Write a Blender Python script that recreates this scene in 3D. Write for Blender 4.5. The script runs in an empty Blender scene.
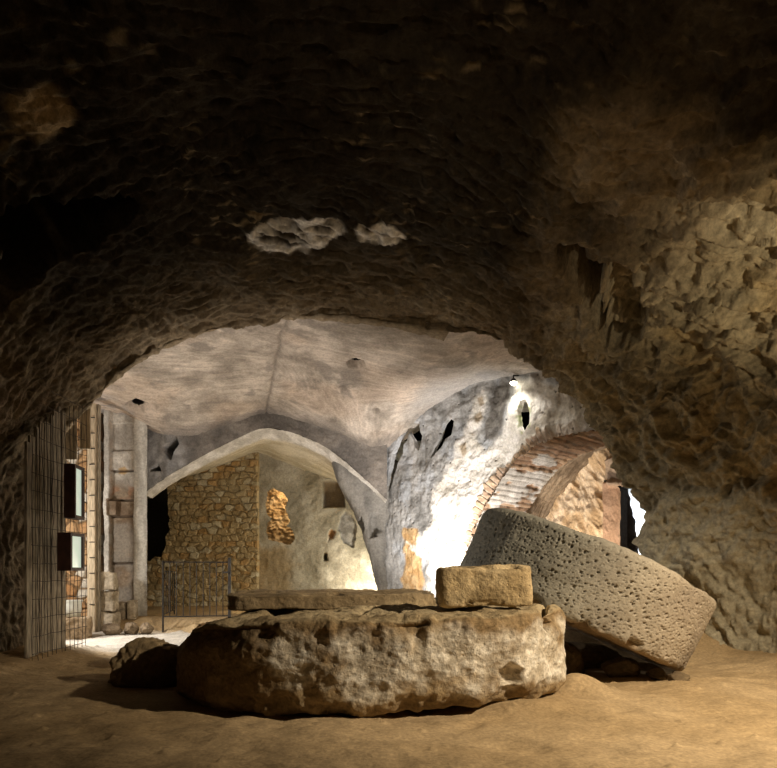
import bpy, math, random
import numpy as np
from mathutils import Vector, Matrix

random.seed(7)
rng = np.random.RandomState(11)
S = bpy.context.scene
COL = S.collection
F, HX, HY, CH = 650.0, 388.5, 572.0, 1.05      # focal length in px, principal column, horizon row, eye height


def at(x, y, d):
    return np.array([(x - HX) * d / F, d, CH + (HY - y) * d / F])


def at_z(x, y, z):
    return at(x, y, F * (CH - z) / (y - HY))


# ------------------------------------------------------------------ noise
_perm = rng.permutation(4096).astype(np.int64)
_g = rng.normal(size=(4096, 3))
_g /= np.linalg.norm(_g, axis=1)[:, None]


def _hash(i, j, k):
    return _perm[(_perm[(_perm[i & 4095] + j) & 4095] + k) & 4095]


def pn(x, y, z):
    """gradient noise, about -1..1"""
    x, y, z = np.broadcast_arrays(np.asarray(x, float), np.asarray(y, float), np.asarray(z, float))
    xi, yi, zi = np.floor(x), np.floor(y), np.floor(z)
    fx, fy, fz = x - xi, y - yi, z - zi
    xi, yi, zi = xi.astype(np.int64), yi.astype(np.int64), zi.astype(np.int64)
    u, v, w = [f * f * f * (f * (f * 6 - 15) + 10) for f in (fx, fy, fz)]
    out = 0
    for a in (0, 1):
        wa = u if a else 1 - u
        for b in (0, 1):
            wb = v if b else 1 - v
            for c in (0, 1):
                wc = w if c else 1 - w
                g = _g[_hash(xi + a, yi + b, zi + c)]
                out = out + wa * wb * wc * (g[..., 0] * (fx - a) + g[..., 1] * (fy - b) + g[..., 2] * (fz - c))
    return out * 1.6


def fbm(x, y, z, n=4, s=1.0, gain=.5):
    o, a = 0, 1.0
    for k in range(n):
        o = o + a * pn(np.asarray(x) * s + 17.3 * k, np.asarray(y) * s - 5.1 * k, np.asarray(z) * s + 9.7 * k)
        s *= 2.03
        a *= gain
    return o


def ss(a, b, x):
    t = np.clip((np.asarray(x, float) - a) / (b - a), 0, 1)
    return t * t * (3 - 2 * t)


def cells(u, v, seed=0, jit=.8):
    """2-D cellular pattern: distance to first and second point, id of the nearest cell"""
    ui, vi = np.floor(u).astype(np.int64), np.floor(v).astype(np.int64)
    d1 = np.full(u.shape, 9.0)
    d2 = np.full(u.shape, 9.0)
    idd = np.zeros(u.shape, np.int64)
    for a in (-1, 0, 1):
        for b in (-1, 0, 1):
            h = _hash(ui + a, vi + b, np.int64(seed))
            h2 = _perm[(h + 77) & 4095]
            px = ui + a + .5 + jit * (h / 4096 - .5)
            py = vi + b + .5 + jit * (h2 / 4096 - .5)
            d = np.hypot(u - px, v - py)
            m = d < d1
            d2 = np.where(m, d1, np.minimum(d2, d))
            idd = np.where(m, h, idd)
            d1 = np.where(m, d, d1)
    return d1, d2, idd


def inside(poly, x, y):
    """soft-free point in polygon, vectorised"""
    r = np.zeros(np.shape(x), bool)
    n = len(poly)
    for i in range(n):
        x0, y0 = poly[i]
        x1, y1 = poly[(i + 1) % n]
        if y0 == y1:
            continue
        c = ((y0 > y) != (y1 > y)) & (x < (x1 - x0) * (y - y0) / (y1 - y0) + x0)
        r ^= c
    return r


def polydist(poly, x, y):
    """signed distance to a polygon, positive inside"""
    d = np.full(np.shape(x), 1e9)
    n = len(poly)
    for i in range(n):
        ax, ay = poly[i]
        bx, by = poly[(i + 1) % n]
        vx, vy = bx - ax, by - ay
        t = np.clip(((x - ax) * vx + (y - ay) * vy) / (vx * vx + vy * vy + 1e-12), 0, 1)
        d = np.minimum(d, np.hypot(x - ax - t * vx, y - ay - t * vy))
    return np.where(inside(poly, x, y), d, -d)


def view(V):
    """where points of the place fall on the photograph's frame (used to trace outlines onto rock)"""
    return HX + F * V[..., 0] / np.maximum(V[..., 1], .2), HY - F * (V[..., 2] - CH) / np.maximum(V[..., 1], .2)


# ------------------------------------------------------------------ mesh building
def mesh_obj(name, V, faces, mat, parent=None, col=None, smooth=True):
    V = np.asarray(V, np.float32).reshape(-1, 3)
    me = bpy.data.meshes.new(name)
    faces = np.asarray(faces, np.int32)
    k = faces.shape[1]
    me.vertices.add(len(V))
    me.vertices.foreach_set('co', V.ravel())
    me.loops.add(faces.size)
    me.loops.foreach_set('vertex_index', faces.ravel())
    me.polygons.add(len(faces))
    me.polygons.foreach_set('loop_start', np.arange(0, faces.size, k, dtype=np.int32))
    if smooth:
        me.polygons.foreach_set('use_smooth', np.ones(len(faces), bool))
    if col is not None:
        a = me.color_attributes.new('tint', 'FLOAT_COLOR', 'POINT')
        c = np.ones((len(V), 4), np.float32)
        c[:, :3] = np.clip(np.asarray(col).reshape(-1, 3), 0, 1)
        a.data.foreach_set('color', c.ravel())
    me.update(calc_edges=True)
    me.validate()
    me.materials.append(mat)
    o = bpy.data.objects.new(name, me)
    COL.objects.link(o)
    if parent is not None:
        o.parent = parent
    return o


def grid_faces(n, m, wrap=False, flip=False):
    """quads of an n x m vertex grid (row major); wrap closes the m direction"""
    i, j = np.meshgrid(np.arange(n - 1), np.arange(m if wrap else m - 1), indexing='ij')
    i, j = i.ravel(), j.ravel()
    j2 = (j + 1) % m
    f = np.stack([i * m + j, i * m + j2, (i + 1) * m + j2, (i + 1) * m + j], 1)
    return f[:, ::-1] if flip else f


def normals(P, wrap=False):
    if wrap:
        Q = np.concatenate([P[:, -1:], P, P[:, :1]], 1)
        du = np.gradient(Q, axis=1)[:, 1:-1]
    else:
        du = np.gradient(P, axis=1)
    dv = np.gradient(P, axis=0)
    n = np.cross(du, dv)
    return n / (np.linalg.norm(n, axis=2)[..., None] + 1e-9)


def catmull(C, n):
    """resample control points C (k,...) to n along axis 0"""
    C = np.asarray(C, float)
    k = len(C)
    E = np.concatenate([2 * C[:1] - C[1:2], C, 2 * C[-1:] - C[-2:-1]], 0)
    t = np.linspace(0, k - 1, n) if np.isscalar(n) else np.asarray(n)
    i = np.clip(t.astype(int), 0, k - 2)
    f = (t - i).reshape((-1,) + (1,) * (C.ndim - 1))
    a, b, c, d = E[i], E[i + 1], E[i + 2], E[i + 3]
    return .5 * (2 * b + (c - a) * f + (2 * a - 5 * b + 4 * c - d) * f ** 2 + (3 * b - a - 3 * c + d) * f ** 3)


class MB:
    """small mesh collector: boxes and tubes gathered into ONE mesh of a part"""

    def __init__(s):
        s.v, s.f = [], []

    def box(s, c, size, R=None):
        c, h = np.array(c, float), np.array(size, float) / 2
        b = len(s.v)
        for a in (-1, 1):
            for d in (-1, 1):
                for e in (-1, 1):
                    p = np.array([a, d, e]) * h
                    if R is not None:
                        p = R @ p
                    s.v.append(c + p)
        for q in ((0, 1, 3, 2), (4, 6, 7, 5), (0, 4, 5, 1), (2, 3, 7, 6), (0, 2, 6, 4), (1, 5, 7, 3)):
            s.f.append([b + k for k in q])
        return s

    def tube(s, pts, r, n=8):
        pts = [np.array(p, float) for p in pts]
        b = len(s.v)
        for i, p in enumerate(pts):
            t = pts[min(i + 1, len(pts) - 1)] - pts[max(i - 1, 0)]
            t /= np.linalg.norm(t)
            a = np.cross(t, [0.13, .9, .4])
            a /= np.linalg.norm(a)
            c = np.cross(t, a)
            rr = r[i] if hasattr(r, '__len__') else r
            for k in range(n):
                s.v.append(p + rr * (math.cos(2 * math.pi * k / n) * a + math.sin(2 * math.pi * k / n) * c))
        for i in range(len(pts) - 1):
            for k in range(n):
                s.f.append([b + i * n + k, b + i * n + (k + 1) % n, b + (i + 1) * n + (k + 1) % n, b + (i + 1) * n + k])
        for e, o in ((0, 1), (len(pts) - 1, -1)):
            s.v.append(pts[e])
            c = len(s.v) - 1
            for k in range(0, n, 1):
                q = [b + e * n + k, b + e * n + (k + 1) % n]
                s.f.append(([c] + q[::-1] if o == 1 else [c] + q) + [c])
        return s

    def build(s, name, mat, parent=None, bevel=0, smooth=False):
        me = bpy.data.meshes.new(name)
        me.from_pydata([tuple(v) for v in s.v], [], [f if len(set(f)) == len(f) else list(dict.fromkeys(f)) for f in s.f])
        me.materials.append(mat)
        if smooth:
            me.polygons.foreach_set('use_smooth', np.ones(len(me.polygons), bool))
        o = bpy.data.objects.new(name, me)
        COL.objects.link(o)
        if bevel:
            md = o.modifiers.new('bevel', 'BEVEL')
            md.width = bevel
            md.segments = 2
        if parent is not None:
            o.parent = parent
        return o


def tag(o, label=None, cat=None, group=None, kind=None):
    if label:
        o['label'] = label
    if cat:
        o['category'] = cat
    if group:
        o['group'] = group
    if kind:
        o['kind'] = kind
    return o


def struct(o):
    o['kind'] = 'structure'
    return o


def thing(name, label, cat, loc=(0, 0, 0), group=None):
    o = bpy.data.objects.new(name, None)
    o.empty_display_size = .1
    o.location = loc
    COL.objects.link(o)
    return tag(o, label, cat, group)


# ------------------------------------------------------------------ materials
def mat_tint(name, rough=.95, fine=(60, .35), pits=None, bump=(45, .25, .02), strokes=None, contrast=(.72, 1.25)):
    """base colour = the mesh's own stone/plaster tint x fine grain; bump for grain"""
    m = bpy.data.materials.new(name)
    m.use_nodes = True
    nt = m.node_tree
    N, L = nt.nodes, nt.links
    b = N['Principled BSDF']
    b.inputs['Roughness'].default_value = rough
    b.inputs['Specular IOR Level'].default_value = .15
    at_ = N.new('ShaderNodeAttribute')
    at_.attribute_name = 'tint'
    tc = N.new('ShaderNodeTexCoord')
    n1 = N.new('ShaderNodeTexNoise')
    n1.inputs['Scale'].default_value = fine[0]
    n1.inputs['Detail'].default_value = 5
    n1.inputs['Roughness'].default_value = .65
    L.new(tc.outputs['Object'], n1.inputs['Vector'])
    mr = N.new('ShaderNodeMapRange')
    mr.inputs[1].default_value = .3
    mr.inputs[2].default_value = .7
    mr.inputs[3].default_value = contrast[0]
    mr.inputs[4].default_value = contrast[1]
    L.new(n1.outputs['Fac'], mr.inputs[0])
    mx = N.new('ShaderNodeVectorMath')
    mx.operation = 'SCALE'
    L.new(at_.outputs['Color'], mx.inputs[0])
    L.new(mr.outputs[0], mx.inputs['Scale'])
    L.new(mx.outputs[0], b.inputs['Base Color'])
    n2 = N.new('ShaderNodeTexNoise')
    n2.inputs['Scale'].default_value = bump[0]
    n2.inputs['Detail'].default_value = 6
    n2.inputs['Roughness'].default_value = .62
    L.new(tc.outputs['Object'], n2.inputs['Vector'])
    h = n2.outputs['Fac']
    if pits:
        vo = N.new('ShaderNodeTexVoronoi')
        vo.inputs['Scale'].default_value = pits[0]
        vo.inputs['Randomness'].default_value = 1
        n3 = N.new('ShaderNodeTexNoise')
        n3.inputs['Scale'].default_value = pits[0] * .5
        L.new(tc.outputs['Object'], n3.inputs['Vector'])
        ad = N.new('ShaderNodeMixRGB')
        ad.blend_type = 'ADD'
        ad.inputs[0].default_value = .06
        L.new(tc.outputs['Object'], ad.inputs[1])
        L.new(n3.outputs['Color'], ad.inputs[2])
        L.new(ad.outputs[0], vo.inputs['Vector'])
        pr = N.new('ShaderNodeMapRange')
        pr.inputs[1].default_value = pits[1] * .55
        pr.inputs[2].default_value = pits[1]
        pr.inputs[3].default_value = -pits[2]
        pr.inputs[4].default_value = 0
        L.new(vo.outputs['Distance'], pr.inputs[0])
        sm = N.new('ShaderNodeMath')
        sm.operation = 'ADD'
        L.new(h, sm.inputs[0])
        L.new(pr.outputs[0], sm.inputs[1])
        h = sm.outputs[0]
    bp = N.new('ShaderNodeBump')
    bp.inputs['Strength'].default_value = bump[1]
    bp.inputs['Distance'].default_value = bump[2]
    L.new(h, bp.inputs['Height'])
    L.new(bp.outputs[0], b.inputs['Normal'])
    return m


def mat_plain(name, rgb, rough=.7, metal=0, noise=(14, .25), emit=None, stretch=None):
    m = bpy.data.materials.new(name)
    m.use_nodes = True
    nt = m.node_tree
    N, L = nt.nodes, nt.links
    b = N['Principled BSDF']
    b.inputs['Roughness'].default_value = rough
    b.inputs['Metallic'].default_value = metal
    tc = N.new('ShaderNodeTexCoord')
    mp = N.new('ShaderNodeMapping')
    if stretch:
        mp.inputs['Scale'].default_value = stretch
    L.new(tc.outputs['Object'], mp.inputs['Vector'])
    n1 = N.new('ShaderNodeTexNoise')
    n1.inputs['Scale'].default_value = noise[0]
    n1.inputs['Detail'].default_value = 5
    L.new(mp.outputs[0], n1.inputs['Vector'])
    r = N.new('ShaderNodeValToRGB')
    lo = [c * (1 - noise[1] * 1.6) for c in rgb]
    hi = [min(1, c * (1 + noise[1] * 1.6)) for c in rgb]
    r.color_ramp.elements[0].color = (*[max(0, c) for c in lo], 1)
    r.color_ramp.elements[0].position = .3
    r.color_ramp.elements[1].color = (*hi, 1)
    r.color_ramp.elements[1].position = .7
    L.new(n1.outputs['Fac'], r.inputs[0])
    L.new(r.outputs[0], b.inputs['Base Color'])
    bp = N.new('ShaderNodeBump')
    bp.inputs['Strength'].default_value = .3
    bp.inputs['Distance'].default_value = .01
    L.new(n1.outputs['Fac'], bp.inputs['Height'])
    L.new(bp.outputs[0], b.inputs['Normal'])
    if emit:
        b.inputs['Emission Color'].default_value = (*emit[0], 1)
        b.inputs['Emission Strength'].default_value = emit[1]
    return m


M_CAVE = mat_tint('cave_tuff', bump=(30, .55, .03), fine=(18, 1), contrast=(.6, 1.35))
M_FLOOR = mat_tint('cave_earth', bump=(40, .5, .015), fine=(35, 1), contrast=(.72, 1.25))
M_HALL = mat_tint('hall_tuff', bump=(26, .5, .025), fine=(30, 1), contrast=(.75, 1.22))
M_PLASTER = mat_tint('old_plaster', bump=(34, .45, .02), fine=(26, 1), contrast=(.72, 1.2))
M_MASON = mat_tint('rubble_masonry', bump=(60, .5, .015), fine=(40, 1), contrast=(.7, 1.25))
M_STONE = mat_tint('weathered_base_stone', bump=(38, .7, .022), fine=(24, 1), contrast=(.6, 1.3), pits=(16, .16, .5))
M_MILL = mat_tint('pitted_basalt', bump=(60, .6, .010), fine=(50, 1), contrast=(.78, 1.18), pits=(30, .2, .8))
M_ROCK = mat_tint('loose_rock', bump=(30, .6, .02), fine=(22, 1), contrast=(.6, 1.3))
M_IRON = mat_plain('dark_iron', (.045, .04, .036), .6, .6)
M_WIRE = mat_plain('rusty_wire', (.06, .045, .035), .7, .4)
M_WOOD = mat_plain('weathered_board', (.30, .255, .19), .9, 0, (9, .42), None, (6, 6, .7))
M_POST = mat_plain('pale_timber', (.50, .41, .29), .85, 0, (9, .25), None, (6, 6, .7))
M_HOUSE = mat_plain('redbrown_housing', (.055, .022, .015), .55, 0)
M_GLASS = mat_plain('lit_lamp_glass', (.55, .6, .52), .2, 0, (4, .15), ((.80, .93, .76), .55))
M_BULB = mat_plain('lit_bulb', (.9, .85, .7), .2, 0, (4, .05), ((1, .93, .75), 14))
M_PLASTIC = mat_plain('cloudy_plastic', (.62, .64, .60), .4, 0, (5, .1))


def lerp(a, b, t):
    return np.asarray(a) * (1 - t[..., None]) + np.asarray(b) * t[..., None]


def const(c, shape):
    return np.broadcast_to(np.array(c, float), tuple(shape) + (3,)).copy()


# ================================================================== FLOOR
def floor_z(x, y):
    z = .16 * ss(3.0, 4.6, x) * ss(5.0, 7.5, y)
    z = z + .10 * ss(-3.4, -4.3, x) * ss(9.5, 8.4, y)
    # mound of earth at the right end of the base stone
    z = z + .17 * np.exp(-(((x - 1.62) / .26) ** 2 + ((y - 5.55) / .24) ** 2))
    z = z + .08 * np.exp(-(((x - 1.1) / .5) ** 2 + ((y - 5.0) / .25) ** 2))
    z = z + .05 * np.exp(-(((x - 2.9) / .5) ** 2 + ((y - 6.0) / .3) ** 2))
    z = z + .42 * np.exp(-((np.maximum(np.abs(x - 2.9) - .9, 0) / .35) ** 2 + ((y - 8.2) / .45) ** 2))
    # raised floor of the vaulted recess
    edge = 11.55 + .18 * pn(x * 1.1, 3.3, 0) + .05 * pn(x * 5, 1.3, 0)
    z = z + .22 * ss(edge - .16, edge + .22, y) * ss(.9, .3, x)
    return z


def build_floor():
    ys = np.concatenate([np.arange(-3, 2.8, .12), np.arange(2.8, 8.8, .017), np.arange(8.8, 12.4, .035), np.arange(12.4, 18, .1)])
    xs = np.concatenate([np.arange(-8, -5, .12), np.arange(-5, 5, .02), np.arange(5, 8, .12)])
    Y, X = np.meshgrid(ys, xs, indexing='ij')
    Z = floor_z(X, Y)
    n1 = fbm(X, Y, 0, 4, .9)
    n2 = fbm(X * 1.0, Y * 1.4, 4, 5, 3.2)
    foot = ss(0, 1, fbm(X, Y, 7, 2, 2.4) * 1.2)
    step = np.exp(-((Y - 11.5) / .35) ** 2)
    Z += .028 * n1 + .011 * n2 - .018 * foot + .06 * step * fbm(X, Y, 2, 3, 4) * ss(.9, .3, X)
    Z += .012 * np.abs(pn(X * 3 + 2 * n1, Y * 9, 1))
    # crumbs of stone
    d1, d2, idd = cells(X * 5, Y * 5, 3, .9)
    Z += np.where(idd % 9 == 0, np.clip(.17 - d1, 0, 1) * .16, 0)
    V = np.stack([X, Y, Z], -1)
    t = ss(-.5, .6, fbm(X, Y, 11, 4, .8))
    c = lerp((.36, .255, .135), (.43, .315, .18), t)
    c *= (1 + .18 * fbm(X, Y, 5, 4, 4))[..., None]
    pale = ss(8.0, 8.9, Y) * ss(11.5, 11.1, Y)
    c = c * (1 - pale[..., None]) + pale[..., None] * const((.50, .46, .40), X.shape) * (1 + .2 * fbm(X, Y, 5, 4, 4))[..., None]
    return struct(mesh_obj('floor', V, grid_faces(*X.shape), M_FLOOR, col=c))


build_floor()

# ================================================================== FRONT CAVE: left wall, ceiling, right wall
rim_px = [(34, 668), (36, 560), (44, 460), (84, 408), (122, 370), (165, 345), (225, 325), (300, 316), (380, 322), (440, 334), (500, 347),
          (560, 370), (599, 404), (618, 450), (646, 500), (668, 560), (676, 660)]
RIM = np.array([at(x, y, 8.5) for x, y in rim_px])
RIM[0, 2] = -.3
RIM[-1, 2] = -.3
AX = -1.15


def cave_section(Y, sl, sr, sz):
    P = RIM.copy()
    P[:, 1] = Y
    P[:, 0] = AX + (P[:, 0] - AX) * np.where(P[:, 0] < AX, sl, sr)
    P[:, 2] = np.where(P[:, 2] > 0, P[:, 2] * sz, P[:, 2])
    return P


def cave_net():
    rows = [cave_section(-5, 1.3, 1.3, 1.02), cave_section(-2, 1.25, 1.36, 1.03), cave_section(1, 1.18, 1.40, 1.04),
            cave_section(3.2, 1.12, 1.40, 1.05), cave_section(5.0, 1.06, 1.36, 1.04), cave_section(6.2, .96, 1.30, 1.03),
            cave_section(7.25, .915, 1.19, 1.015), cave_section(7.75, 1.0, 1.10, 1.0), RIM.copy()]
    c = np.array([-.3, 0, 1.4])
    out = RIM - c
    out[:, 1] = 0
    out /= np.linalg.norm(out, axis=1)[:, None]
    k = np.arange(len(RIM))
    right = ss(9.0, 11.8, k)
    low = ss(12.2, 13.5, k)
    B = RIM + out * (.10 + .0 * right)[:, None]
    B[:, 1] += .10 + .40 * right * (1 - .7 * low)
    Cc = RIM + out * (.75 - .35 * right + .3 * low)[:, None]
    Cc[:, 1] += .18 + .95 * right * (1 - .75 * low)
    D = RIM + out * (1.5 - .6 * right + .3 * low)[:, None]
    D[:, 1] += .20 + 1.3 * right * (1 - .7 * low)
    rows += [B, Cc, D]
    rows[6][2:9, 0] -= .12
    return np.array(rows)


HOLE_LEFT = [(-40, 240), (30, 215), (90, 205), (145, 216), (120, 240), (80, 262), (45, 292), (12, 332), (4, 330), (8, 258), (-40, 300)]
HOLE_R1 = [(556, 246), (575, 240), (603, 264), (605, 332), (612, 352), (598, 330), (580, 296), (562, 262)]
HOLE_R2 = [(604, 262), (628, 268), (643, 290), (650, 318), (640, 342), (616, 346), (606, 336)]
PATCH_A = [(247, 243), (262, 236), (300, 230), (328, 228), (345, 241), (325, 252), (305, 262), (262, 261), (249, 254)]
PATCH_B = [(350, 239), (366, 234), (388, 234), (404, 246), (390, 251), (362, 248)]
BLOCK = [(652, 507), (672, 490), (700, 486), (734, 492), (757, 486), (800, 500), (900, 520), (900, 720), (640, 720), (648, 560)]
SCAR = [(0, 112), (40, 92), (70, 104), (84, 128), (60, 150), (20, 140)]


def build_cave():
    net = cave_net()
    nk = net.shape[0]
    tv = np.concatenate([np.linspace(0, 2.4, 40)[:-1], np.linspace(2.4, 8.0, 330)[:-1], np.linspace(8, 9, 40)[:-1], np.linspace(9, nk - 1, 40)])
    tj = np.linspace(0, len(RIM) - 1, 760)
    Q = catmull(net, tv)
    Q = np.swapaxes(catmull(np.swapaxes(Q, 0, 1), tj), 0, 1)
    n = normals(Q)
    ctr = np.array([-.3, 0, 1.4])
    inward = ctr - Q
    inward[..., 1] = 0
    n *= np.where((n * inward).sum(-1) > 0, 1, -1)[..., None]
    arc = np.concatenate([np.zeros((Q.shape[0], 1)), np.cumsum(np.linalg.norm(np.diff(Q, axis=1), axis=2), 1)], 1)
    arc -= arc[:, 380:381]
    X, Y, Z = Q[..., 0], Q[..., 1], Q[..., 2]
    ix, iy = view(Q)
    big = fbm(X, Y, Z, 3, .55)
    mid = fbm(X, Y, Z, 4, 1.7)
    h = .13 * big + .055 * mid
    # chisel strokes: scooped gouges with crests between them, direction drifting over the rock
    a, b = Y + .05 * mid, arc + .06 * mid
    wall = ss(1.1, 2.3, arc + .4 * mid)

    def scoops(th, fp, fq, sd):
        """short scooped chisel marks, fp along and fq across the stroke (per metre)"""
        p, q = math.cos(th) * b + math.sin(th) * a, -math.sin(th) * b + math.cos(th) * a
        d1, d2, idd = cells(p * fp + .35 * mid, q * fq + .5 * mid, sd, 1.0)
        k = (idd % 61) / 61.
        return (.25 + 1.0 * k) * np.clip(1 - d1 * 1.25, 0, 1) ** .8

    wts = [np.clip(pn(X * .8 + 7 * k, Y * .8, Z * .8 + 3 * k) + .35, .02, 2) ** 4 for k in range(3)]
    tot = wts[0] + wts[1] + wts[2]
    s1 = s2 = 0
    for k, t_ in enumerate((-.45, .05, .5)):
        s1 = s1 + wts[k] / tot * scoops(t_, 3.0, 9.5, 1 + k)
        s2 = s2 + wts[k] / tot * scoops(t_ + .1, 5.5, 19, 5 + k)
    g1 = s1
    g2 = s2
    p, q = b, a
    s3 = sum(wts[k] / tot * scoops(t_, 8.0, 30, 15 + k) for k, t_ in enumerate((-.4, .1, .55)))
    h -= (1 - wall) * (.090 * s1 + .055 * s2 + .026 * s3)
    def lumps(th, fp, fq, sd):
        p, q = math.cos(th) * b + math.sin(th) * a, -math.sin(th) * b + math.cos(th) * a
        d1, d2, idd = cells(p * fp + .5 * mid + .3 * fine9, q * fq + .7 * mid + .3 * fine9, sd, 1.0)
        return np.clip((d2 - d1) * 2.2, 0, 1) ** .75 * (.55 + .45 * (idd % 61) / 61.)

    fine9 = fbm(X, Y, Z, 3, 5)
    w1 = lumps(-.55, 4.0, 8.5, 11)
    w2 = lumps(-.75, 6.5, 12, 12)
    def ridges(th, fp, fq, sd):
        p, q = math.cos(th) * b + math.sin(th) * a, -math.sin(th) * b + math.cos(th) * a
        return pn(p * fp + .6 * mid, q * fq + .8 * mid + .35 * fine9, sd)

    r1 = ridges(-.60, 2.6, 7.5, 2.5)
    r3 = ridges(-.45, 5.5, 15.0, 6.5)
    db = polydist(BLOCK, *view(Q)) + 6 * pn(X * 3, Y * 3, Z * 3)
    flat = 1 - .45 * ss(-3, 7, db) * (Y > 4) * (X > 2)
    h += wall * flat * (.06 * w1 + .04 * w2 + .080 * np.tanh(2.6 * r1) + .045 * np.tanh(2.2 * r3) + .012 * ridges(-.5, 9, 26, 3.1) - .05)
    h += .015 * fbm(X, Y, Z, 3, 9)
    # the lower right block standing proud of the wall
    db = polydist(BLOCK, ix, iy) + 6 * pn(X * 3, Y * 3, Z * 3)
    blk = ss(-3, 7, db) * (Y > 4) * (X > 2)
    h += blk * (.22 + .05 * fbm(X, Y, Z, 3, 2.2))
    # dark cavities cut into the rock
    front = (Y > 3.0) & (Y < 8.45)
    rag = 4 * pn(X * 4, Y * 4, Z * 4)
    for poly, dep in ((HOLE_LEFT, 1.3), (HOLE_R1, 1.0), (HOLE_R2, .32)):
        m = ss(-1, 5, polydist(poly, ix, iy) + rag) * front
        h -= m * dep
        if poly is HOLE_R2:
            h += m * .16 * fbm(X, Y, Z, 3, 5)
    V = Q + n * h[..., None]
    # rock colours
    t = ss(-.6, .6, fbm(X, Y, Z, 4, 1.0))
    c = lerp((.20, .155, .10), (.30, .245, .17), t)
    ol = ss(1.6, 3.2, arc)
    c = c * (1 - .6 * ol[..., None]) + .6 * ol[..., None] * lerp((.29, .245, .15), (.37, .32, .205), t)
    c *= (1 + .22 * fbm(X, Y, Z, 3, 5))[..., None]
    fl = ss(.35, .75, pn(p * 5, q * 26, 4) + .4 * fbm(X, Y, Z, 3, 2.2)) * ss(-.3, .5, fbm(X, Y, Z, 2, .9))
    ochre = ss(.15, .6, fbm(X + 9, Y, Z, 3, 1.3)) * ol
    c = lerp(c, (.36, .26, .12), .5 * ochre)
    soot_shade = ss(2.5, 1.3, arc + 1.0 * big) * ss(-5.0, -3.4, arc) * ss(8.6, 6.6, Y)
    soot_shade = np.maximum(soot_shade, .9 * ss(5.3, 4.3, Y + .8 * big) * ss(3.6, 2.6, arc + big) * ss(-4.6, -3.2, arc))  # besides soot, shade of the unlit near ceiling painted into the colour
    c *= (1 - .86 * soot_shade)[..., None]
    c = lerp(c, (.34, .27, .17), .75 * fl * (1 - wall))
    for poly in (PATCH_A, PATCH_B):
        d = polydist(poly, ix, iy)
        m = ss(-2, 2, d + 4 * mid) * front * ss(.75, .15, g1)
        rimm = ss(-2, 0.5, d + 3 * mid) * ss(6, 2.5, d + 3 * mid) * front
        c = lerp(c, (.86, .84, .80), np.clip(.85 * m * ss(.8, .15, g2) + .6 * rimm, 0, .95))
    d = polydist(SCAR, ix, iy)
    c = lerp(c, (.42, .32, .19), .8 * ss(-6, 8, d + 14 * mid) * front)
    c = lerp(c, (.39, .35, .25), .8 * blk)
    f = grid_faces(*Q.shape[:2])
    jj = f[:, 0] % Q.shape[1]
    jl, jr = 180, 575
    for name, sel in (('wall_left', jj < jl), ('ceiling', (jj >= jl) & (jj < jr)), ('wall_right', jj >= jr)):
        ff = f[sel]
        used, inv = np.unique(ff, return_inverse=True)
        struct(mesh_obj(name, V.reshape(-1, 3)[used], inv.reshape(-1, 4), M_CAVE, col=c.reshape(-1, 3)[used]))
    # the cave's dark far end behind the viewer
    w = MB().box((0, -4.9, 2.2), (13, .3, 6.5)).build('wall_rear', M_CAVE)
    ca = w.data.color_attributes.new('tint', 'FLOAT_COLOR', 'POINT')
    for k in ca.data:
        k.color = (.14, .11, .075, 1)
    struct(w)


build_cave()

# ================================================================== HALL BEYOND: ceiling
AY = 12.2                                               # plane of the arch


def ceil_ctrl():
    cols = np.array([-7.0, -5.6, -4.9, -4.3, -3.6, -2.9, -2.3, -1.6, -.9, -.3, .25, .8, 1.5, 2.4, 3.4, 4.6])
    r84 = [3.9, 4.1, 4.15, 4.20, 4.26, 4.32, 4.38, 4.46, 4.47, 4.40, 4.34, 4.30, 4.27, 4.25, 4.2, 4.0]
    r96 = [3.8, 4.0, 4.10, 4.12, 4.18, 4.26, 4.36, 4.42, 4.34, 4.27, 4.22, 4.20, 4.2, 4.15, 4.05, 3.9]
    r11 = [3.7, 4.0, 4.05, 4.00, 4.02, 4.12, 4.24, 4.20, 4.07, 3.95, 3.92, 4.05, 4.2, 4.1, 4.0, 3.9]
    r122 = [3.6, 3.95, 3.95, 3.62, 3.62, 3.84, 4.03, 3.86, 3.62, 3.42, 3.56, 3.88, 4.1, 4.1, 4.0, 3.9]
    r13 = [3.5, 3.9, 3.9, 3.5, 3.5, 3.75, 3.95, 3.8, 3.55, 3.3, 3.2, 3.7, 4.05, 4.05, 4.0, 3.9]
    return cols, np.array([8.35, 9.6, 11.0, 12.2, 13.0]), np.array([r84, r96, r11, r122, r13])


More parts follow.
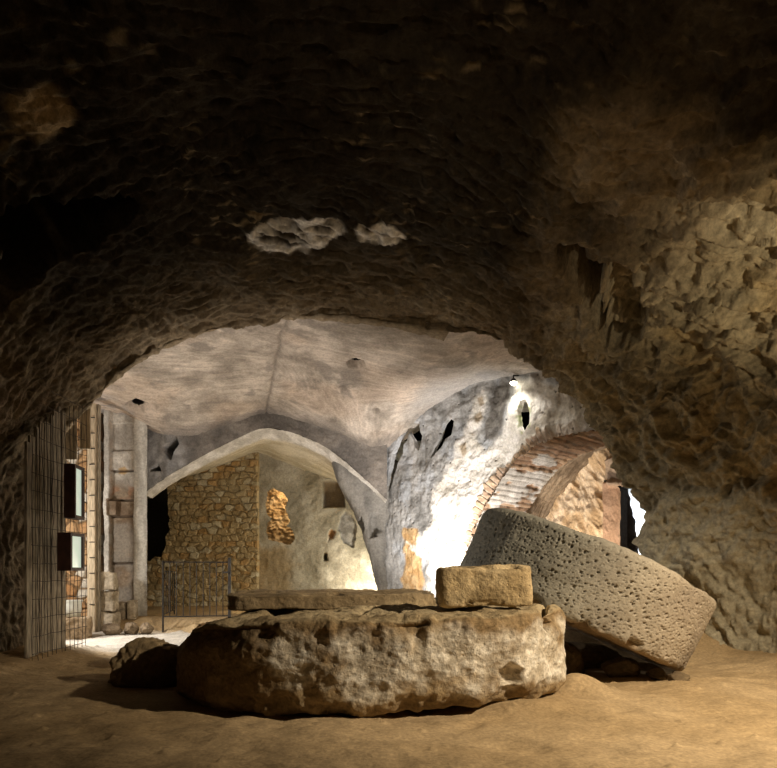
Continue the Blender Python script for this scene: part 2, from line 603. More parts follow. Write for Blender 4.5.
def hall_ceiling():
    cols, rows, Zc = ceil_ctrl()
    xs = np.linspace(-7, 4.6, 480)
    ys = np.linspace(8.5, 12.3, 230)
    tj = np.interp(xs, cols, np.arange(len(cols)))
    ti = np.interp(ys, rows, np.arange(len(rows)))
    Zg = catmull(Zc, ti)
    Zg = catmull(Zg.T, tj).T
    Y, X = np.meshgrid(ys, xs, indexing='ij')
    n1 = fbm(X, Y, 0, 4, 1.1)
    rx = np.interp(Y, [8.5, 12.2], [-1.3, -2.3]) + .04 * pn(Y * 2.5, 0, 0)
    Zg = Zg + .03 * n1
    th = .35 * pn(X * .5, Y * .5, 2) + np.where(X < rx, .45, -.35)
    p, q = np.cos(th) * X + np.sin(th) * Y, -np.sin(th) * X + np.cos(th) * Y
    g = np.abs(pn(p * 2.4, q * 13, 3))
    Zg = Zg + .024 * g + .008 * np.abs(pn(p * 6, q * 26, 7)) + .01 * fbm(X, Y, 3, 3, 6)
    crack = np.exp(-((X - rx) / .022) ** 2)
    Zg = Zg + .05 * crack
    V = np.stack([X, Y, Zg], -1)
    ix, iy = view(V)
    holes = [[(347, 362), (354, 359), (363, 361), (365, 366), (355, 369), (349, 367)],
             [(126, 404), (136, 399), (148, 404), (156, 406), (161, 405), (155, 411), (146, 410), (140, 413), (133, 410)],
             [(340, 387), (345, 386), (346, 389), (341, 390)], [(371, 410), (378, 409), (379, 413), (373, 413)]]
    hm = np.zeros(X.shape)
    for pz in holes:
        hm = np.maximum(hm, ss(-.8, .6, polydist(pz, ix, iy)))
    V[..., 2] += .12 * hm
    t = ss(-.6, .6, fbm(X, Y, 6, 5, 1.5))
    c = lerp((.30, .265, .225), (.54, .48, .42), t)
    pink = ss(-.1, .5, fbm(X + 4, Y, 2, 3, .7))
    c = lerp(c, (.55, .44, .35), .45 * pink)
    c *= (1 + .30 * pn(p * 2.0, q * 16, 9) + .15 * fbm(X, Y, 5, 3, 7))[..., None]
    c = lerp(c, (.24, .215, .19), .75 * np.maximum(crack * .8, ss(.35, .75, fbm(X, Y, 12, 4, 2.2))))
    # soot along the joint with the arch, pale runs in the left corner
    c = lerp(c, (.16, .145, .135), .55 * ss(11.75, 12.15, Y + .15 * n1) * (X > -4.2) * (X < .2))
    c = lerp(c, (.26, .26, .27), .7 * ss(-4.3, -5.0, X + .3 * n1) * ss(0, .6, fbm(X, Y, 3, 3, 3) + .3))
    c = lerp(c, (.40, .41, .42), .6 * ss(.2, .9, X + .25 * n1) * ss(9.8, 10.8, Y))
    f = grid_faces(*X.shape, flip=True)
    f = f[~(hm > .85).reshape(-1)[f].all(1)]
    struct(mesh_obj('ceiling_hall', V, f, M_HALL, col=c))


hall_ceiling()


def ceil_z(x, y):
    cols, rows, Zc = ceil_ctrl()
    Zg = catmull(Zc, np.array([np.interp(y, rows, np.arange(len(rows)))]))[0]
    return float(catmull(Zg, np.array([np.interp(x, cols, np.arange(len(cols)))]))[0])


# ================================================================== ARCH WALL, RECESS VAULT
arch_px = [(143, 494), (165, 478), (190, 463), (220, 447), (245, 435), (265, 428), (290, 432), (320, 444), (345, 461), (366, 480), (387, 500)]
arch_in = [(146, 496), (167, 481), (191, 467), (221, 452), (246, 441), (263, 436), (290, 440), (319, 452), (342, 468), (362, 486), (383, 506)]
ARCH = np.array([at(x, y, AY) for x, y in arch_px])
ARCHI = np.array([at(x, y, AY) for x, y in arch_in])
ARCHI[:, 1] += .35
back_px = [(120, 498), (150, 489), (178, 480), (206, 471), (233, 461), (257, 453), (280, 461), (305, 470), (330, 479), (355, 489), (380, 499)]
BACK = np.array([at(x, y, 16.1) for x, y in back_px])


def arch_wall():
    # front face between the arch and the hall's ceiling
    A = catmull(ARCH, 300)
    zt = np.array([ceil_z(x, AY) + .12 for x in A[:, 0]])
    rows = np.linspace(0, 1, 40)
    P = np.stack([np.stack([A[:, 0], A[:, 1] + 0 * A[:, 0], A[:, 2] * (1 - r) + np.maximum(zt, A[:, 2] + .05) * r], -1) for r in rows])
    X, Y, Z = P[..., 0], P[..., 1], P[..., 2]
    ix, iy = view(P)
    n1 = fbm(X, Y, Z, 4, 2)
    h = .03 * n1 + .012 * fbm(X, Y, Z, 3, 9)
    hm = np.zeros(X.shape)
    for pz in ([(164, 447), (170, 443), (176, 437), (178, 444), (173, 450), (170, 459), (165, 452)], [(150, 470), (158, 466), (160, 470)],):
        hm = np.maximum(hm, ss(-.8, .6, polydist(pz, ix, iy)))
    P[..., 1] -= h - .7 * hm
    c = lerp((.15, .138, .128), (.27, .245, .22), ss(-.5, .6, n1))
    left = ss(-3.7, -4.3, X + .2 * n1)
    c = lerp(c, lerp((.26, .26, .26), (.50, .50, .50), ss(-.2, .6, fbm(X, Y, Z, 4, 3))), .85 * left)
    struct(mesh_obj('wall_arch', P, grid_faces(*X.shape), M_HALL, col=c))
    # splayed reveal and vault of the recess
    net = np.array([ARCH, ARCHI, ARCHI * .55 + BACK * .45, BACK])
    net[2, :, 2] += .02
    tv = np.concatenate([np.linspace(0, 1, 30)[:-1], np.linspace(1, 3, 120)])
    Q = np.stack([catmull(net[:, k], tv) if False else np.stack([np.interp(tv, np.arange(4), net[:, k, a]) for a in range(3)], -1) for k in range(net.shape[1])], 1)
    Q = np.swapaxes(catmull(np.swapaxes(Q, 0, 1), 300), 0, 1)
    X, Y, Z = Q[..., 0], Q[..., 1], Q[..., 2]
    Q[..., 2] += .018 * fbm(X, Y, Z, 4, 2) + .008 * fbm(X, Y, Z, 2, 12)
    t = ss(-.5, .6, fbm(X, Y, Z, 4, 1.6))
    c = lerp((.44, .385, .28), (.60, .54, .42), t)
    c = lerp(c, lerp((.46, .44, .40), (.70, .68, .64), ss(-.4, .5, fbm(X, Y, Z, 3, 4))), .9 * ss(12.62, 12.45, Y))
    struct(mesh_obj('ceiling_recess', Q, grid_faces(*X.shape), M_PLASTER, col=c))


arch_wall()


# ---- recess back wall: plaster on the right, rubble masonry on the left
HOLE_LIT = [(268, 492), (274, 488), (282, 492), (287, 500), (286, 512), (289, 520), (286, 526), (292, 531), (295, 539), (290, 544), (278, 542), (268, 539), (267, 528), (271, 519), (266, 511)]


def back_walls():
    d = 16.1
    xs = np.linspace(-3.45, 1.2, 330)
    zs = np.linspace(0, 4.3, 300)
    Z, X = np.meshgrid(zs, xs, indexing='ij')
    Y = np.full(X.shape, d)
    P = np.stack([X, Y, Z], -1)
    ix, iy = view(P)
    n1 = fbm(X, 0, Z, 4, 1.4)
    h = .035 * n1 + .012 * fbm(X, 3, Z, 4, 6)
    NB = [(322, 480), (344, 480), (345, 507), (323, 508)]
    NG = [(339, 517), (345, 511), (352, 514), (357, 528), (354, 548), (343, 543), (338, 530)]
    SM = [(323, 556), (324, 553), (327, 553), (328, 561), (323, 561)]
    PT = [(327, 535), (331, 528), (336, 532), (334, 540), (328, 541)]
    r2 = 1.5 * pn(X * 6, 0, Z * 6)
    m1, m2, m3, m4 = [ss(-.5, 2, polydist(p, ix, iy) + r2 * k) for p, k in ((NB, .2), (NG, 1), (SM, .2), (PT, 1))]
    h -= .28 * m1 + .10 * m2 + .30 * m3 + .10 * m4
    P[..., 1] -= h
    c = lerp((.30, .275, .215), (.44, .41, .34), ss(-.5, .6, n1))
    low = ss(535, 580, iy + 18 * n1) * ss(318, 336, ix + 10 * n1)
    c = lerp(c, lerp((.50, .46, .38), (.76, .72, .62), ss(-.3, .5, fbm(X, 1, Z, 4, 2.5))), low)
    stone = ss(545, 553, iy + 5 * n1) * ss(300, 285, ix + 8 * n1)
    d1, d2, idd = cells(X * 2.6 + .2 * n1, Z * 4.6, 5)
    c = lerp(c, lerp((.25, .19, .11), (.36, .27, .15), (idd % 97) / 97.), .85 * stone)
    c = lerp(c, (.20, .145, .09), .9 * m1)
    c = lerp(c, lerp((.22, .21, .20), (.36, .35, .34), ss(-.3, .4, fbm(X, 2, Z, 3, 5))), m2)
    c = lerp(c, (.30, .17, .08), m4)
    f = grid_faces(*X.shape)
    hole = polydist(HOLE_LIT, ix, iy) + 1.2 * r2 > 0
    keep = ~hole.reshape(-1)[f].any(1)
    struct(mesh_obj('wall_back', P, f[keep], M_PLASTER, col=c))
    # rim of the broken hole (wall thickness) is the rock seen inside it
    u = np.linspace(-4.3, -2.0, 160)
    w = np.linspace(1.2, 3.9, 160)
    W, U = np.meshgrid(w, u, indexing='ij')
    yy = 17.0 + .10 * fbm(U, 0, W, 4, 1.5) + .09 * np.abs(pn(U * 5, W * 11, 2)) + .05 * fbm(U, 4, W, 3, 6)
    c = lerp((.55, .38, .20), (.74, .58, .38), ss(-.4, .5, fbm(U, 0, W, 4, 2)))
    struct(mesh_obj('wall_beyond', np.stack([U, yy, W], -1), grid_faces(*U.shape), M_HALL, col=c))
    # masonry infill
    xs = np.linspace(-6.6, -3.20, 420)
    zs = np.linspace(0, 4.2, 460)
    Z, X = np.meshgrid(zs, xs, indexing='ij')
    w1 = fbm(X, 0, Z, 3, 1.5)
    u, v = X * 4.4 + .3 * w1 + .15 * pn(X * 6, 5, Z * 6), Z * 6.6 + .3 * w1 + .15 * pn(X * 6, 8, Z * 6) + .3 * pn(X * .9, 1, 3)
    u = u + .5 * (np.floor(v) % 2)
    d1, d2, idd = cells(u, v, 2, .58)
    edge = d2 - d1
    st = ss(.02, .26, edge)
    tilt = ((idd % 31) / 31. - .5)
    h = .05 * st * (.7 + .6 * ((idd % 53) / 53.)) + .03 * tilt * st + .014 * fbm(X, 0, Z, 4, 7)
    Yw = np.full(X.shape, 15.92) - h
    P = np.stack([X, Yw, Z], -1)
    ix, iy = view(P)
    k1, k2 = (idd % 97) / 97., (idd % 41) / 41.
    c = lerp((.34, .255, .135), (.46, .355, .20), k1)
    c = lerp(c, (.52, .46, .33), .8 * (k2 > .8))
    c = lerp(c, (.44, .27, .11), .7 * (k2 < .14))
    c *= (1 + .22 * fbm(X, 0, Z, 3, 6))[..., None]
    c = lerp((.36, .28, .16), c, .5 + .5 * st)
    c = lerp(c, (.34, .28, .17), .6 * ss(.1, .7, fbm(X, 9, Z, 3, .8)))
    P[:, -1, 0] = -3.20
    P[:, -1, 1] = 16.25
    P[:, -2, 0] = -3.20
    P[:, -2, 1] = 15.90
    f = grid_faces(*X.shape)
    slot = polydist([(147, 470), (166, 474), (169, 520), (166, 545), (160, 556), (150, 560), (120, 558), (120, 470)], ix, iy) + 2.5 * pn(X * 5, 0, Z * 5) > 0
    keep = ~slot.reshape(-1)[f].any(1)
    o = mesh_obj('wall_masonry', P, f[keep], M_MASON, col=c)
    struct(o)
    # chamber behind the dark slot, and the recess's own left end
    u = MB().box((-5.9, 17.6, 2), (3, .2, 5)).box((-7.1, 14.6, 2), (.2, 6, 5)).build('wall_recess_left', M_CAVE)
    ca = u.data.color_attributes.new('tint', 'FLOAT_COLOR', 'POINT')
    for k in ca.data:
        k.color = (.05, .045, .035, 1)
    struct(u)


back_walls()


# ================================================================== END WALL LEFT OF THE ARCH (pilaster, patched stone, rubble)
def left_end_wall():
    d = AY - .25
    xs = np.linspace(-7.4, -4.40, 420)
    zs = np.linspace(-.1, 4.35, 520)
    Z, X = np.meshgrid(zs, xs, indexing='ij')
    Y = np.full(X.shape, d)
    P0 = np.stack([X, Y, Z], -1)
    ix, iy = view(P0)
    n1 = fbm(X, 0, Z, 4, 1.6)
    wob = .7 * pn(X * 2, 0, Z * 2.2) + .5 * pn(X * 7, 3, Z * 7)
    jx = ix + wob
    groove = ss(97.0, 98.5, jx) * ss(105, 103.5, jx)
    jamb = ss(103.5, 105, jx) * ss(111, 109.5, jx)
    pil = ss(134, 136, jx)
    panel = ss(109.5, 111, jx) * ss(136, 134.5, jx)
    rub = ss(98, 97, jx)
    # rubble of the left part
    u, v = X * 4.2 + .4 * n1, Z * 5.2 + .3 * n1
    d1, d2, idd = cells(u, v, 8, .8)
    st = ss(.02, .25, d2 - d1)
    # blocks of the panel
    rows = np.array([630, 606, 563, 516, 500, 470, 450, 422, 396])
    zr = CH + (HY - iy)
    bi = np.digitize(iy + 2.5 * pn(X * 1.5, 4, 2), np.sort(rows))
    dist = np.min(np.abs(iy[..., None] + 2.0 * pn(X * 1.5, 4, 2)[..., None] - rows), -1)
    joint = ss(1.6, .4, dist)
    h = .02 * n1 + .01 * fbm(X, 0, Z, 3, 8)
    h += rub * (.06 * st * (.5 + (idd % 53) / 53.)) - .30 * groove + .05 * jamb + .10 * pil
    h += panel * (-.08 - .05 * joint * (iy > 465) - .03 * ((bi * 37) % 5 - 2) * .5)
    box_ = ss(-.5, .8, polydist([(109, 499), (118, 499), (118, 516), (109, 516)], ix, iy))
    h += .12 * box_
    P = P0.copy()
    P[..., 1] -= h
    k1, k2 = (idd % 97) / 97., (idd % 41) / 41.
    cr = lerp((.46, .25, .11), (.64, .42, .23), k1)
    cr = lerp(cr, (.72, .68, .60), (k2 > .68) * 1.)
    cr = lerp((.30, .21, .12), cr, st)
    plas = lerp((.40, .365, .32), (.64, .60, .54), ss(-.5, .5, fbm(X, 0, Z, 4, 2.4)))
    brown = lerp((.19, .135, .09), (.33, .26, .19), ss(-.4, .5, fbm(X, 3, Z, 4, 3)))
    pn_ = plas.copy()
    lowm = ss(470, 492, iy + 9 * n1)
    pn_ = lerp(pn_, brown, lowm)
    gry = ss(521, 526, iy + 3 * n1) * ss(.9, .2, np.abs(n1))
    pn_ = lerp(pn_, (.29, .265, .23), .75 * gry)
    pn_ = lerp(pn_, (.36, .20, .12), .7 * ss(483, 488, iy) * ss(500, 496, iy) * ss(-.2, .3, fbm(X, 6, Z, 2, 5)))
    pn_ = lerp(pn_, (.50, .34, .17), .9 * ss(-1, 1, polydist([(117, 468), (123, 466), (127, 470), (122, 474), (116, 473)], ix, iy)))
    pn_ = lerp(pn_, (.10, .07, .05), .8 * joint * (iy > 460))
    c = cr
    c = lerp(c, (.14, .12, .10), groove)
    c = lerp(c, lerp((.50, .48, .44), (.72, .70, .66), ss(-.4, .4, n1)), np.clip(jamb, 0, 1))
    c = lerp(c, pn_, np.clip(panel, 0, 1))
    c = lerp(c, lerp((.42, .40, .36), (.62, .60, .55), ss(-.4, .5, fbm(X * 3, 0, Z * .7, 4, 1.5))), np.clip(pil, 0, 1))
    top = ss(415, 400, iy)
    c = lerp(c, lerp((.26, .26, .27), (.56, .56, .56), ss(-.2, .4, n1)), .7 * top)
    o = struct(mesh_obj('wall_hall_left', P, grid_faces(*X.shape), M_PLASTER, col=c))
    # the pilaster's return into the recess
    w = np.linspace(0, 1, 60)
    zz = np.linspace(-.1, 3.0, 120)
    Zb, W = np.meshgrid(zz, w, indexing='ij')
    Pb = np.stack([np.full(W.shape, -4.40) + .02 * fbm(W, Zb, 0, 3, 3) - .6 * W, AY - .36 + 1.5 * W, Zb], -1)
    cb = lerp((.40, .37, .30), (.55, .51, .42), ss(-.4, .4, fbm(W, Zb, 4, 3, 3)))
    struct(mesh_obj('trim_1', Pb, grid_faces(*W.shape), M_PLASTER, col=cb))
    # side wall of the hall, out of sight behind the boards
    s_ = MB().box((-7.2, 10.5, 2.0), (.2, 4.5, 4.6)).build('wall_hall_side', M_HALL)
    ca = s_.data.color_attributes.new('tint', 'FLOAT_COLOR', 'POINT')
    for k in ca.data:
        k.color = (.45, .38, .30, 1)
    struct(s_)


left_end_wall()


# ================================================================== PIER between the recess and the right hand wall
def pier():
    prof = [(-.1, 379.5, 406), (.35, 379, 406), (.7, 378, 405.5), (1.1, 373, 405), (1.5, 367, 404), (1.9, 360, 403), (2.25, 353, 401), (2.5, 345, 399), (2.75, 338, 399), (3.2, 330, 399)]
    zs = np.linspace(-.1, 3.2, 220)
    pz = [p[0] for p in prof]
    L = (np.interp(zs, pz, [p[1] for p in prof]) - HX) * (AY + .3) / F
    R_ = (np.interp(zs, pz, [p[2] for p in prof]) - HX) * (AY + .1) / F
    n = 160
    ph = np.linspace(0, 2 * math.pi, n, endpoint=False)
    # rounded rectangle section
    ex = np.sign(np.cos(ph)) * np.abs(np.cos(ph)) ** .45
    ey = np.sign(np.sin(ph)) * np.abs(np.sin(ph)) ** .45
    V = []
    for z, l, r in zip(zs, L, R_):
        hw = (r - l) / 2
        dep = .32 + .25 * ss(.5, 2.6, z)
        V.append(np.stack([(l + r) / 2 + hw * ex, AY + .15 + dep + dep * ey, np.full(n, z)], -1))
    V = np.array(V)
    nr = normals(V, True)
    X, Y, Z = V[..., 0], V[..., 1], V[..., 2]
    cen = V.mean(1, keepdims=True)
    nr *= np.where((nr * (V - cen)).sum(-1) > 0, 1, -1)[..., None]
    ix, iy = view(V)
    h = .02 * fbm(X, Y, Z, 4, 2) + .012 * np.abs(pn(X * 9, Y * 9, Z * 1.2)) + .008 * fbm(X, Y, Z, 3, 9)
    nic = ss(-.8, .6, polydist([(370, 518), (374, 512), (378, 522), (377, 536), (370, 538), (368, 528)], ix, iy)) * (Y < AY + .5)
    nic2 = ss(-.8, .6, polydist([(358, 522), (361, 517), (364, 528), (362, 538), (359, 532)], ix, iy)) * (Y < AY + .9)
    V = V + nr * (h - .22 * np.maximum(nic, nic2))[..., None]
    c = lerp((.16, .155, .145), (.28, .27, .25), ss(-.5, .5, fbm(X * 2.5, Y * 2.5, Z * .8, 4, 1.5)))
    struct(mesh_obj('trim_2', V, grid_faces(len(zs), n, True), M_PLASTER, col=c))


pier()

# ================================================================== OBLIQUE RIGHT-HAND WALL WITH THE BRICK ARCH
WA = np.array([.12, 12.2])
WT = np.array([1, -1]) / math.sqrt(2)
WN = np.array([1, 1]) / math.sqrt(2)                    # pointing away from the viewer, into the passage


def on_wall(x, y, off=0.0):
    r = np.array([(x - HX) / F, 1.0])
    Y = ((WA + off * WN) @ WN) / (r @ WN)
    p = r * Y
    return (p - WA) @ WT, CH + (HY - y) * Y / F


bow_px = [(466, 566), (470, 545), (478, 524), (490, 500), (506, 475), (524, 455), (545, 442), (570, 434), (600, 430)]
BOW = np.array([on_wall(*p) for p in bow_px])
_s0 = BOW[0, 0]
_crown = BOW[-1].copy()
BOW = np.concatenate([[[_s0 - .03, -.1], [_s0 - .02, .5]], BOW,
                      [[2 * _crown[0] - s, z] for s, z in BOW[-2:3:-1]], [[2 * _crown[0] - _s0, 1.0], [2 * _crown[0] - _s0, -.1]]])
BOW_POLY = [tuple(p) for p in catmull(BOW, 160)]


def right_hall_wall():
    ss_ = np.linspace(-.35, 4.75, 620)
    zs = np.linspace(-.1, 4.45, 520)
    Z, Sx = np.meshgrid(zs, ss_, indexing='ij')
    P = np.stack([WA[0] + Sx * WT[0], WA[1] + Sx * WT[1], Z], -1)
    ix, iy = view(P)
    n1 = fbm(Sx, 0, Z, 4, 1.5)
    n2 = fbm(Sx, 4, Z, 4, 6)
    h = .05 * n1 + .018 * n2 + .02 * np.abs(pn(Sx * 8, 1, Z * 2.5)) * ss(470, 400, ix)
    r2 = 1.0 * pn(Sx * 6, 0, Z * 6)
    CR1 = [(387, 490), (391, 470), (396, 448), (402, 436), (412, 422), (419, 424), (421, 436), (418, 449), (415, 442), (410, 432), (404, 441), (398, 460), (391, 483)]
    CR2 = [(431, 457), (436, 445), (444, 424), (449, 418), (453, 421), (451, 434), (445, 438), (439, 448)]
    EYE = [(519, 412), (522, 402), (526, 401), (529, 412), (529, 424), (524, 431), (520, 426)]
    h -= .07 * ss(-1.3, 0, polydist(CR1, ix, iy) + r2) + .07 * ss(-1.3, 0, polydist(CR2, ix, iy) + r2)
    h -= .08 * ss(-1.2, 0, polydist(EYE, ix, iy))
    sp = cells(Sx * 7, Z * 7, 4, .9)
    dot = ss(.13, .06, sp[0]) * (sp[2] % 7 == 0)
    h -= .05 * dot
    void = np.maximum(np.maximum(polydist(CR1, ix, iy), polydist(CR2, ix, iy)), polydist(EYE, ix, iy)) + .6 * r2 > -.1
    P[..., :2] -= h[..., None] * WN
    # colours: grey wall, white limewash, bare brick, stains
    grey = lerp((.24, .24, .235), (.46, .46, .46), ss(-.5, .5, fbm(Sx * 2, 0, Z * .8, 4, 1.6)))
    grey = lerp(grey, (.50, .54, .60), .5 * ss(-.1, .5, fbm(Sx, 7, Z, 3, 2.4)))
    white = lerp((.72, .69, .63), (.88, .86, .83), ss(-.6, .3, fbm(Sx, 2, Z, 4, 3)))
    WH = [(421, 620), (432, 505), (455, 455), (470, 420), (482, 386), (488, 400), (482, 425), (474, 440), (486, 450), (500, 436), (512, 404), (516, 380), (604, 392), (604, 436), (560, 440), (528, 456), (490, 505), (470, 560), (462, 620)]
    wm = ss(-3, 3, polydist(WH, ix, iy) + 5 * n1 + 3 * n2)
    c = lerp(grey, white, wm)
    mott = ss(.0, .55, fbm(Sx, 8, Z, 4, 2.6)) * ss(520, 545, ix)
    c = lerp(c, (.36, .31, .25), .8 * mott)
    for st in ([(478, 398), (483, 396), (485, 404), (480, 407)], [(474, 416), (480, 411), (483, 418), (478, 424), (475, 422)], [(459, 446), (466, 442), (468, 452), (462, 458)]):
        c = lerp(c, (.40, .31, .20), .8 * ss(-.8, 1.2, polydist(st, ix, iy) + r2))
    STN = [(489, 384), (512, 381), (510, 398), (503, 425), (494, 440), (482, 441), (484, 424), (490, 408)]
    c = lerp(c, lerp((.11, .10, .09), (.20, .19, .175), ss(-.3, .4, n2)), .92 * ss(-2, 3, polydist(STN, ix, iy) + 3 * n2))
    # bare brick toothing along the arch and low on the left
    da = polydist(BOW_POLY, Sx, Z)
    course = np.abs(((np.arctan2(Z - .9, Sx - _crown[0])) * 24) % 1 - .5)
    ragd = .16 + .10 * pn(np.arctan2(Z - .9, Sx - _crown[0]) * 22, 1, 1) + .08 * n1
    ring = ss(-ragd - .02, -ragd + .03, da) * ss(600, 520, ix)
    bc = lerp((.33, .20, .115), (.54, .37, .22), ss(-.5, .5, fbm(Sx, 5, Z, 3, 4)))
    bc = lerp(bc, (.60, .55, .48), .7 * ss(.38, .46, course))
    c = lerp(c, bc, .85 * ring)
    P[..., :2] += (.05 * ring * (1 - ss(.38, .48, course)))[..., None] * WN * -.4
    lowb = ss(-1.5, 1.5, polydist([(404, 528), (418, 530), (420, 548), (424, 580), (424, 630), (403, 630)], ix, iy) + 3 * n1 + 2 * r2)
    ob = lerp((.50, .30, .12), (.62, .43, .22), ss(-.4, .4, n2))
    c = lerp(c, ob, .9 * lowb)
    c = lerp(c, (.80, .77, .70), .9 * ss(-1, 1.5, polydist([(404, 540), (416, 545), (428, 528), (428, 560), (420, 558), (412, 552)], ix, iy) + 2.5 * n2))
    c = lerp(c, (.10, .085, .06), .9 * dot * wm)
    c = lerp(c, (.34, .42, .10), .7 * ss(-4.5, -1, polydist(EYE, ix, iy) + 2 * n2) * ss(.9, -.3, polydist(EYE, ix, iy)) * ss(.0, .35, fbm(Sx, 3, Z, 2, 5) + .1))
    f = grid_faces(*Z.shape)
    gap = (da + .03 * pn(Sx * 7, 2, Z * 7) > 0)
    keep = ~gap.reshape(-1)[f].all(1) & ~void.reshape(-1)[f].all(1)
    struct(mesh_obj('wall_hall_right', P, f[keep], M_PLASTER, col=c))
    # soffit of the arch, built of brick with plaster left on it, and the rock-cut passage behind
    B = catmull(BOW, 420)
    seg = np.concatenate([[0], np.cumsum(np.linalg.norm(np.diff(B, axis=0), axis=1))])
    nb = np.stack([-(np.gradient(B[:, 1])), np.gradient(B[:, 0])], -1)
    nb /= np.linalg.norm(nb, axis=1)[:, None]            # outward from the opening (up / left)
    dv = np.linspace(-.09, 1.15, 110)
    D, K = np.meshgrid(dv, np.arange(len(B)), indexing='ij')
    s_len = seg[K]
    cs = s_len * 10.0 + .35 * pn(D * 2, s_len * .7, 0)
    fr = np.abs(cs % 1 - .5)
    bid = np.floor(cs).astype(np.int64)
    hh = .035 * ss(.46, .36, fr) * (.5 + (_perm[bid & 4095] % 10) / 10.) + .02 * fbm(D, s_len, 3, 3, 4)
    pl = ss(-.02, .16, fbm(D * .9, s_len * 1.8, 6, 4, 1.6) + .16) * ss(3.9, 3.4, s_len)
    hh = hh * (1 - .5 * pl) + .03 * pl
    Bs, Bz = B[K, 0] - nb[K, 0] * hh, B[K, 1] - nb[K, 1] * hh
    p2 = WA + Bs[..., None] * WT + D[..., None] * WN
    V = np.concatenate([p2, Bz[..., None]], -1)
    bc = lerp((.34, .21, .13), (.50, .345, .225), (_perm[bid & 4095] % 89) / 89.)
    bc *= (1 + .3 * fbm(D, s_len, 2, 3, 5))[..., None]
    bc = lerp(bc, (.30, .25, .19), ss(.40, .47, fr))
    bc = lerp(bc, lerp((.52, .49, .44), (.70, .67, .62), ss(-.3, .4, fbm(D, s_len, 1, 3, 3))), .92 * pl)
    struct(mesh_obj('trim_3', V, grid_faces(*D.shape), M_MASON, col=bc))
    # passage barrel
    dv = np.concatenate([[1.12, 1.13, 1.14], np.linspace(1.15, 2.7, 120)])
    D, K = np.meshgrid(dv, np.arange(len(B)), indexing='ij')
    s_len = seg[K]
    off = .22 * ss(1.12, 1.15, D) - .0 * D + .05 * fbm(D, s_len, 9, 4, 1.5) + .05 * np.abs(pn(D * 7, s_len * 3, 4))
    Bs, Bz = B[K, 0] + nb[K, 0] * off, B[K, 1] + nb[K, 1] * off
    p2 = WA + Bs[..., None] * WT + D[..., None] * WN
    V = np.concatenate([p2, Bz[..., None]], -1)
    c = lerp((.15, .11, .075), (.26, .20, .14), ss(-.4, .4, fbm(D, s_len, 2, 4, 2)))
    struct(mesh_obj('ceiling_passage', V, grid_faces(*D.shape), M_CAVE, col=c))
    # end wall of the passage: chiselled rock, stone jamb, doorway
    off = 2.35
    su = np.linspace(1.2, 6.2, 460)
    zu = np.linspace(-.1, 3.7, 340)
    Z, U = np.meshgrid(zu, su, indexing='ij')
    p2 = WA + U[..., None] * WT + off * WN
    P = np.concatenate([p2, Z[..., None]], -1)
    ix, iy = view(P)
    n1 = fbm(U, 1, Z, 4, 1.2)
    a_, b_ = U * .8 + Z * .5, -U * .5 + Z * .8
    h = .12 * n1 - .14 * np.abs(pn(U * 6 + Z * 2.6, 2, Z * 2.2)) - .05 * np.abs(pn(U * 13 + Z * 5, 2, Z * 5)) + .02 * fbm(U, 5, Z, 3, 7)
    jx = ix + 1.2 * pn(U * 3, 0, Z * 3)
    jamb = ss(603, 605, jx) * ss(480, 484, iy)
    lint = ss(-2, 2, polydist([(608, 478), (612, 462), (628, 456), (655, 456), (655, 486), (625, 488), (612, 486)], ix, iy))
    h = h * (1 - .7 * np.maximum(jamb, lint)) + .12 * jamb + .16 * lint
    h += .25 * ss(480, 455, iy)
    P[..., :2] -= h[..., None] * WN
    c = lerp((.50, .36, .22), (.68, .55, .40), ss(-.4, .4, fbm(U * 2, 1, Z * .7, 4, 2)))
    c = lerp(c, (.48, .31, .22), .9 * jamb)
    c = lerp(c, (.34, .26, .20), .9 * lint)
    door = (jx > 622.5) & (iy > 487) & (jx < 670)
    f = grid_faces(*Z.shape)
    keep = ~door.reshape(-1)[f].all(1)
    struct(mesh_obj('wall_passage', P, f[keep], M_HALL, col=c))
    # reveal of the doorway and the daylit wall outside it
    s1 = on_wall(622, 500, off)[0]
    def wp(s, v, z):
        q = WA + s * WT + v * WN
        return (q[0], q[1], z)
    m = MB()
    rr = np.array([[WT[0], WN[0], 0], [WT[1], WN[1], 0], [0, 0, 1]])
    m.box(wp(s1 - .16, off + .08, 1.3), (.30, .30, 2.8), rr)
    m.box(wp(s1 + .65, off + .08, 2.62), (1.92, .30, .16), rr)
    dr = m.build('door_1', M_CAVE)
    ca = dr.data.color_attributes.new('tint', 'FLOAT_COLOR', 'POINT')
    for k in ca.data:
        k.color = (.05, .042, .035, 1)
    struct(dr)
    su = np.linspace(2.2, 6.5, 120)
    zu = np.linspace(-.2, 3.6, 90)
    Z, U = np.meshgrid(zu, su, indexing='ij')
    edge_px = 0
    q = WA + U[..., None] * WT + (off + 1.9 + .06 * fbm(U, 2, Z, 4, 2))[..., None] * WN
    P = np.concatenate([q, Z[..., None]], -1)
    ix, iy = view(P)
    c = lerp((.70, .73, .76), (.85, .86, .87), ss(-.4, .4, fbm(U, 3, Z, 4, 3)))
    struct(mesh_obj('wall_outside', P, grid_faces(*Z.shape), M_PLASTER, col=c))
    # rock edge inside the doorway that narrows the strip of daylight
    zz = np.linspace(-.1, 2.6, 90)
    xe = np.interp(zz, [0, .9, 1.5, 1.9, 2.3, 2.6], [641, 640, 638, 634, 630, 628])
    rows_ = []
    for z, x in zip(zz, xe):
        s_e = on_wall(x, 500, off + .45)[0] + .02 * math.sin(z * 23) * math.sin(z * 7)
        ring = []
        for k in range(14):
            a = 2 * math.pi * k / 14
            w_ = .3
            ring.append(wp(s_e - w_ + w_ * (abs(math.cos(a)) ** .5 * math.copysign(1, math.cos(a))), off + .45 + .16 * math.sin(a), z))
        rows_.append(ring)
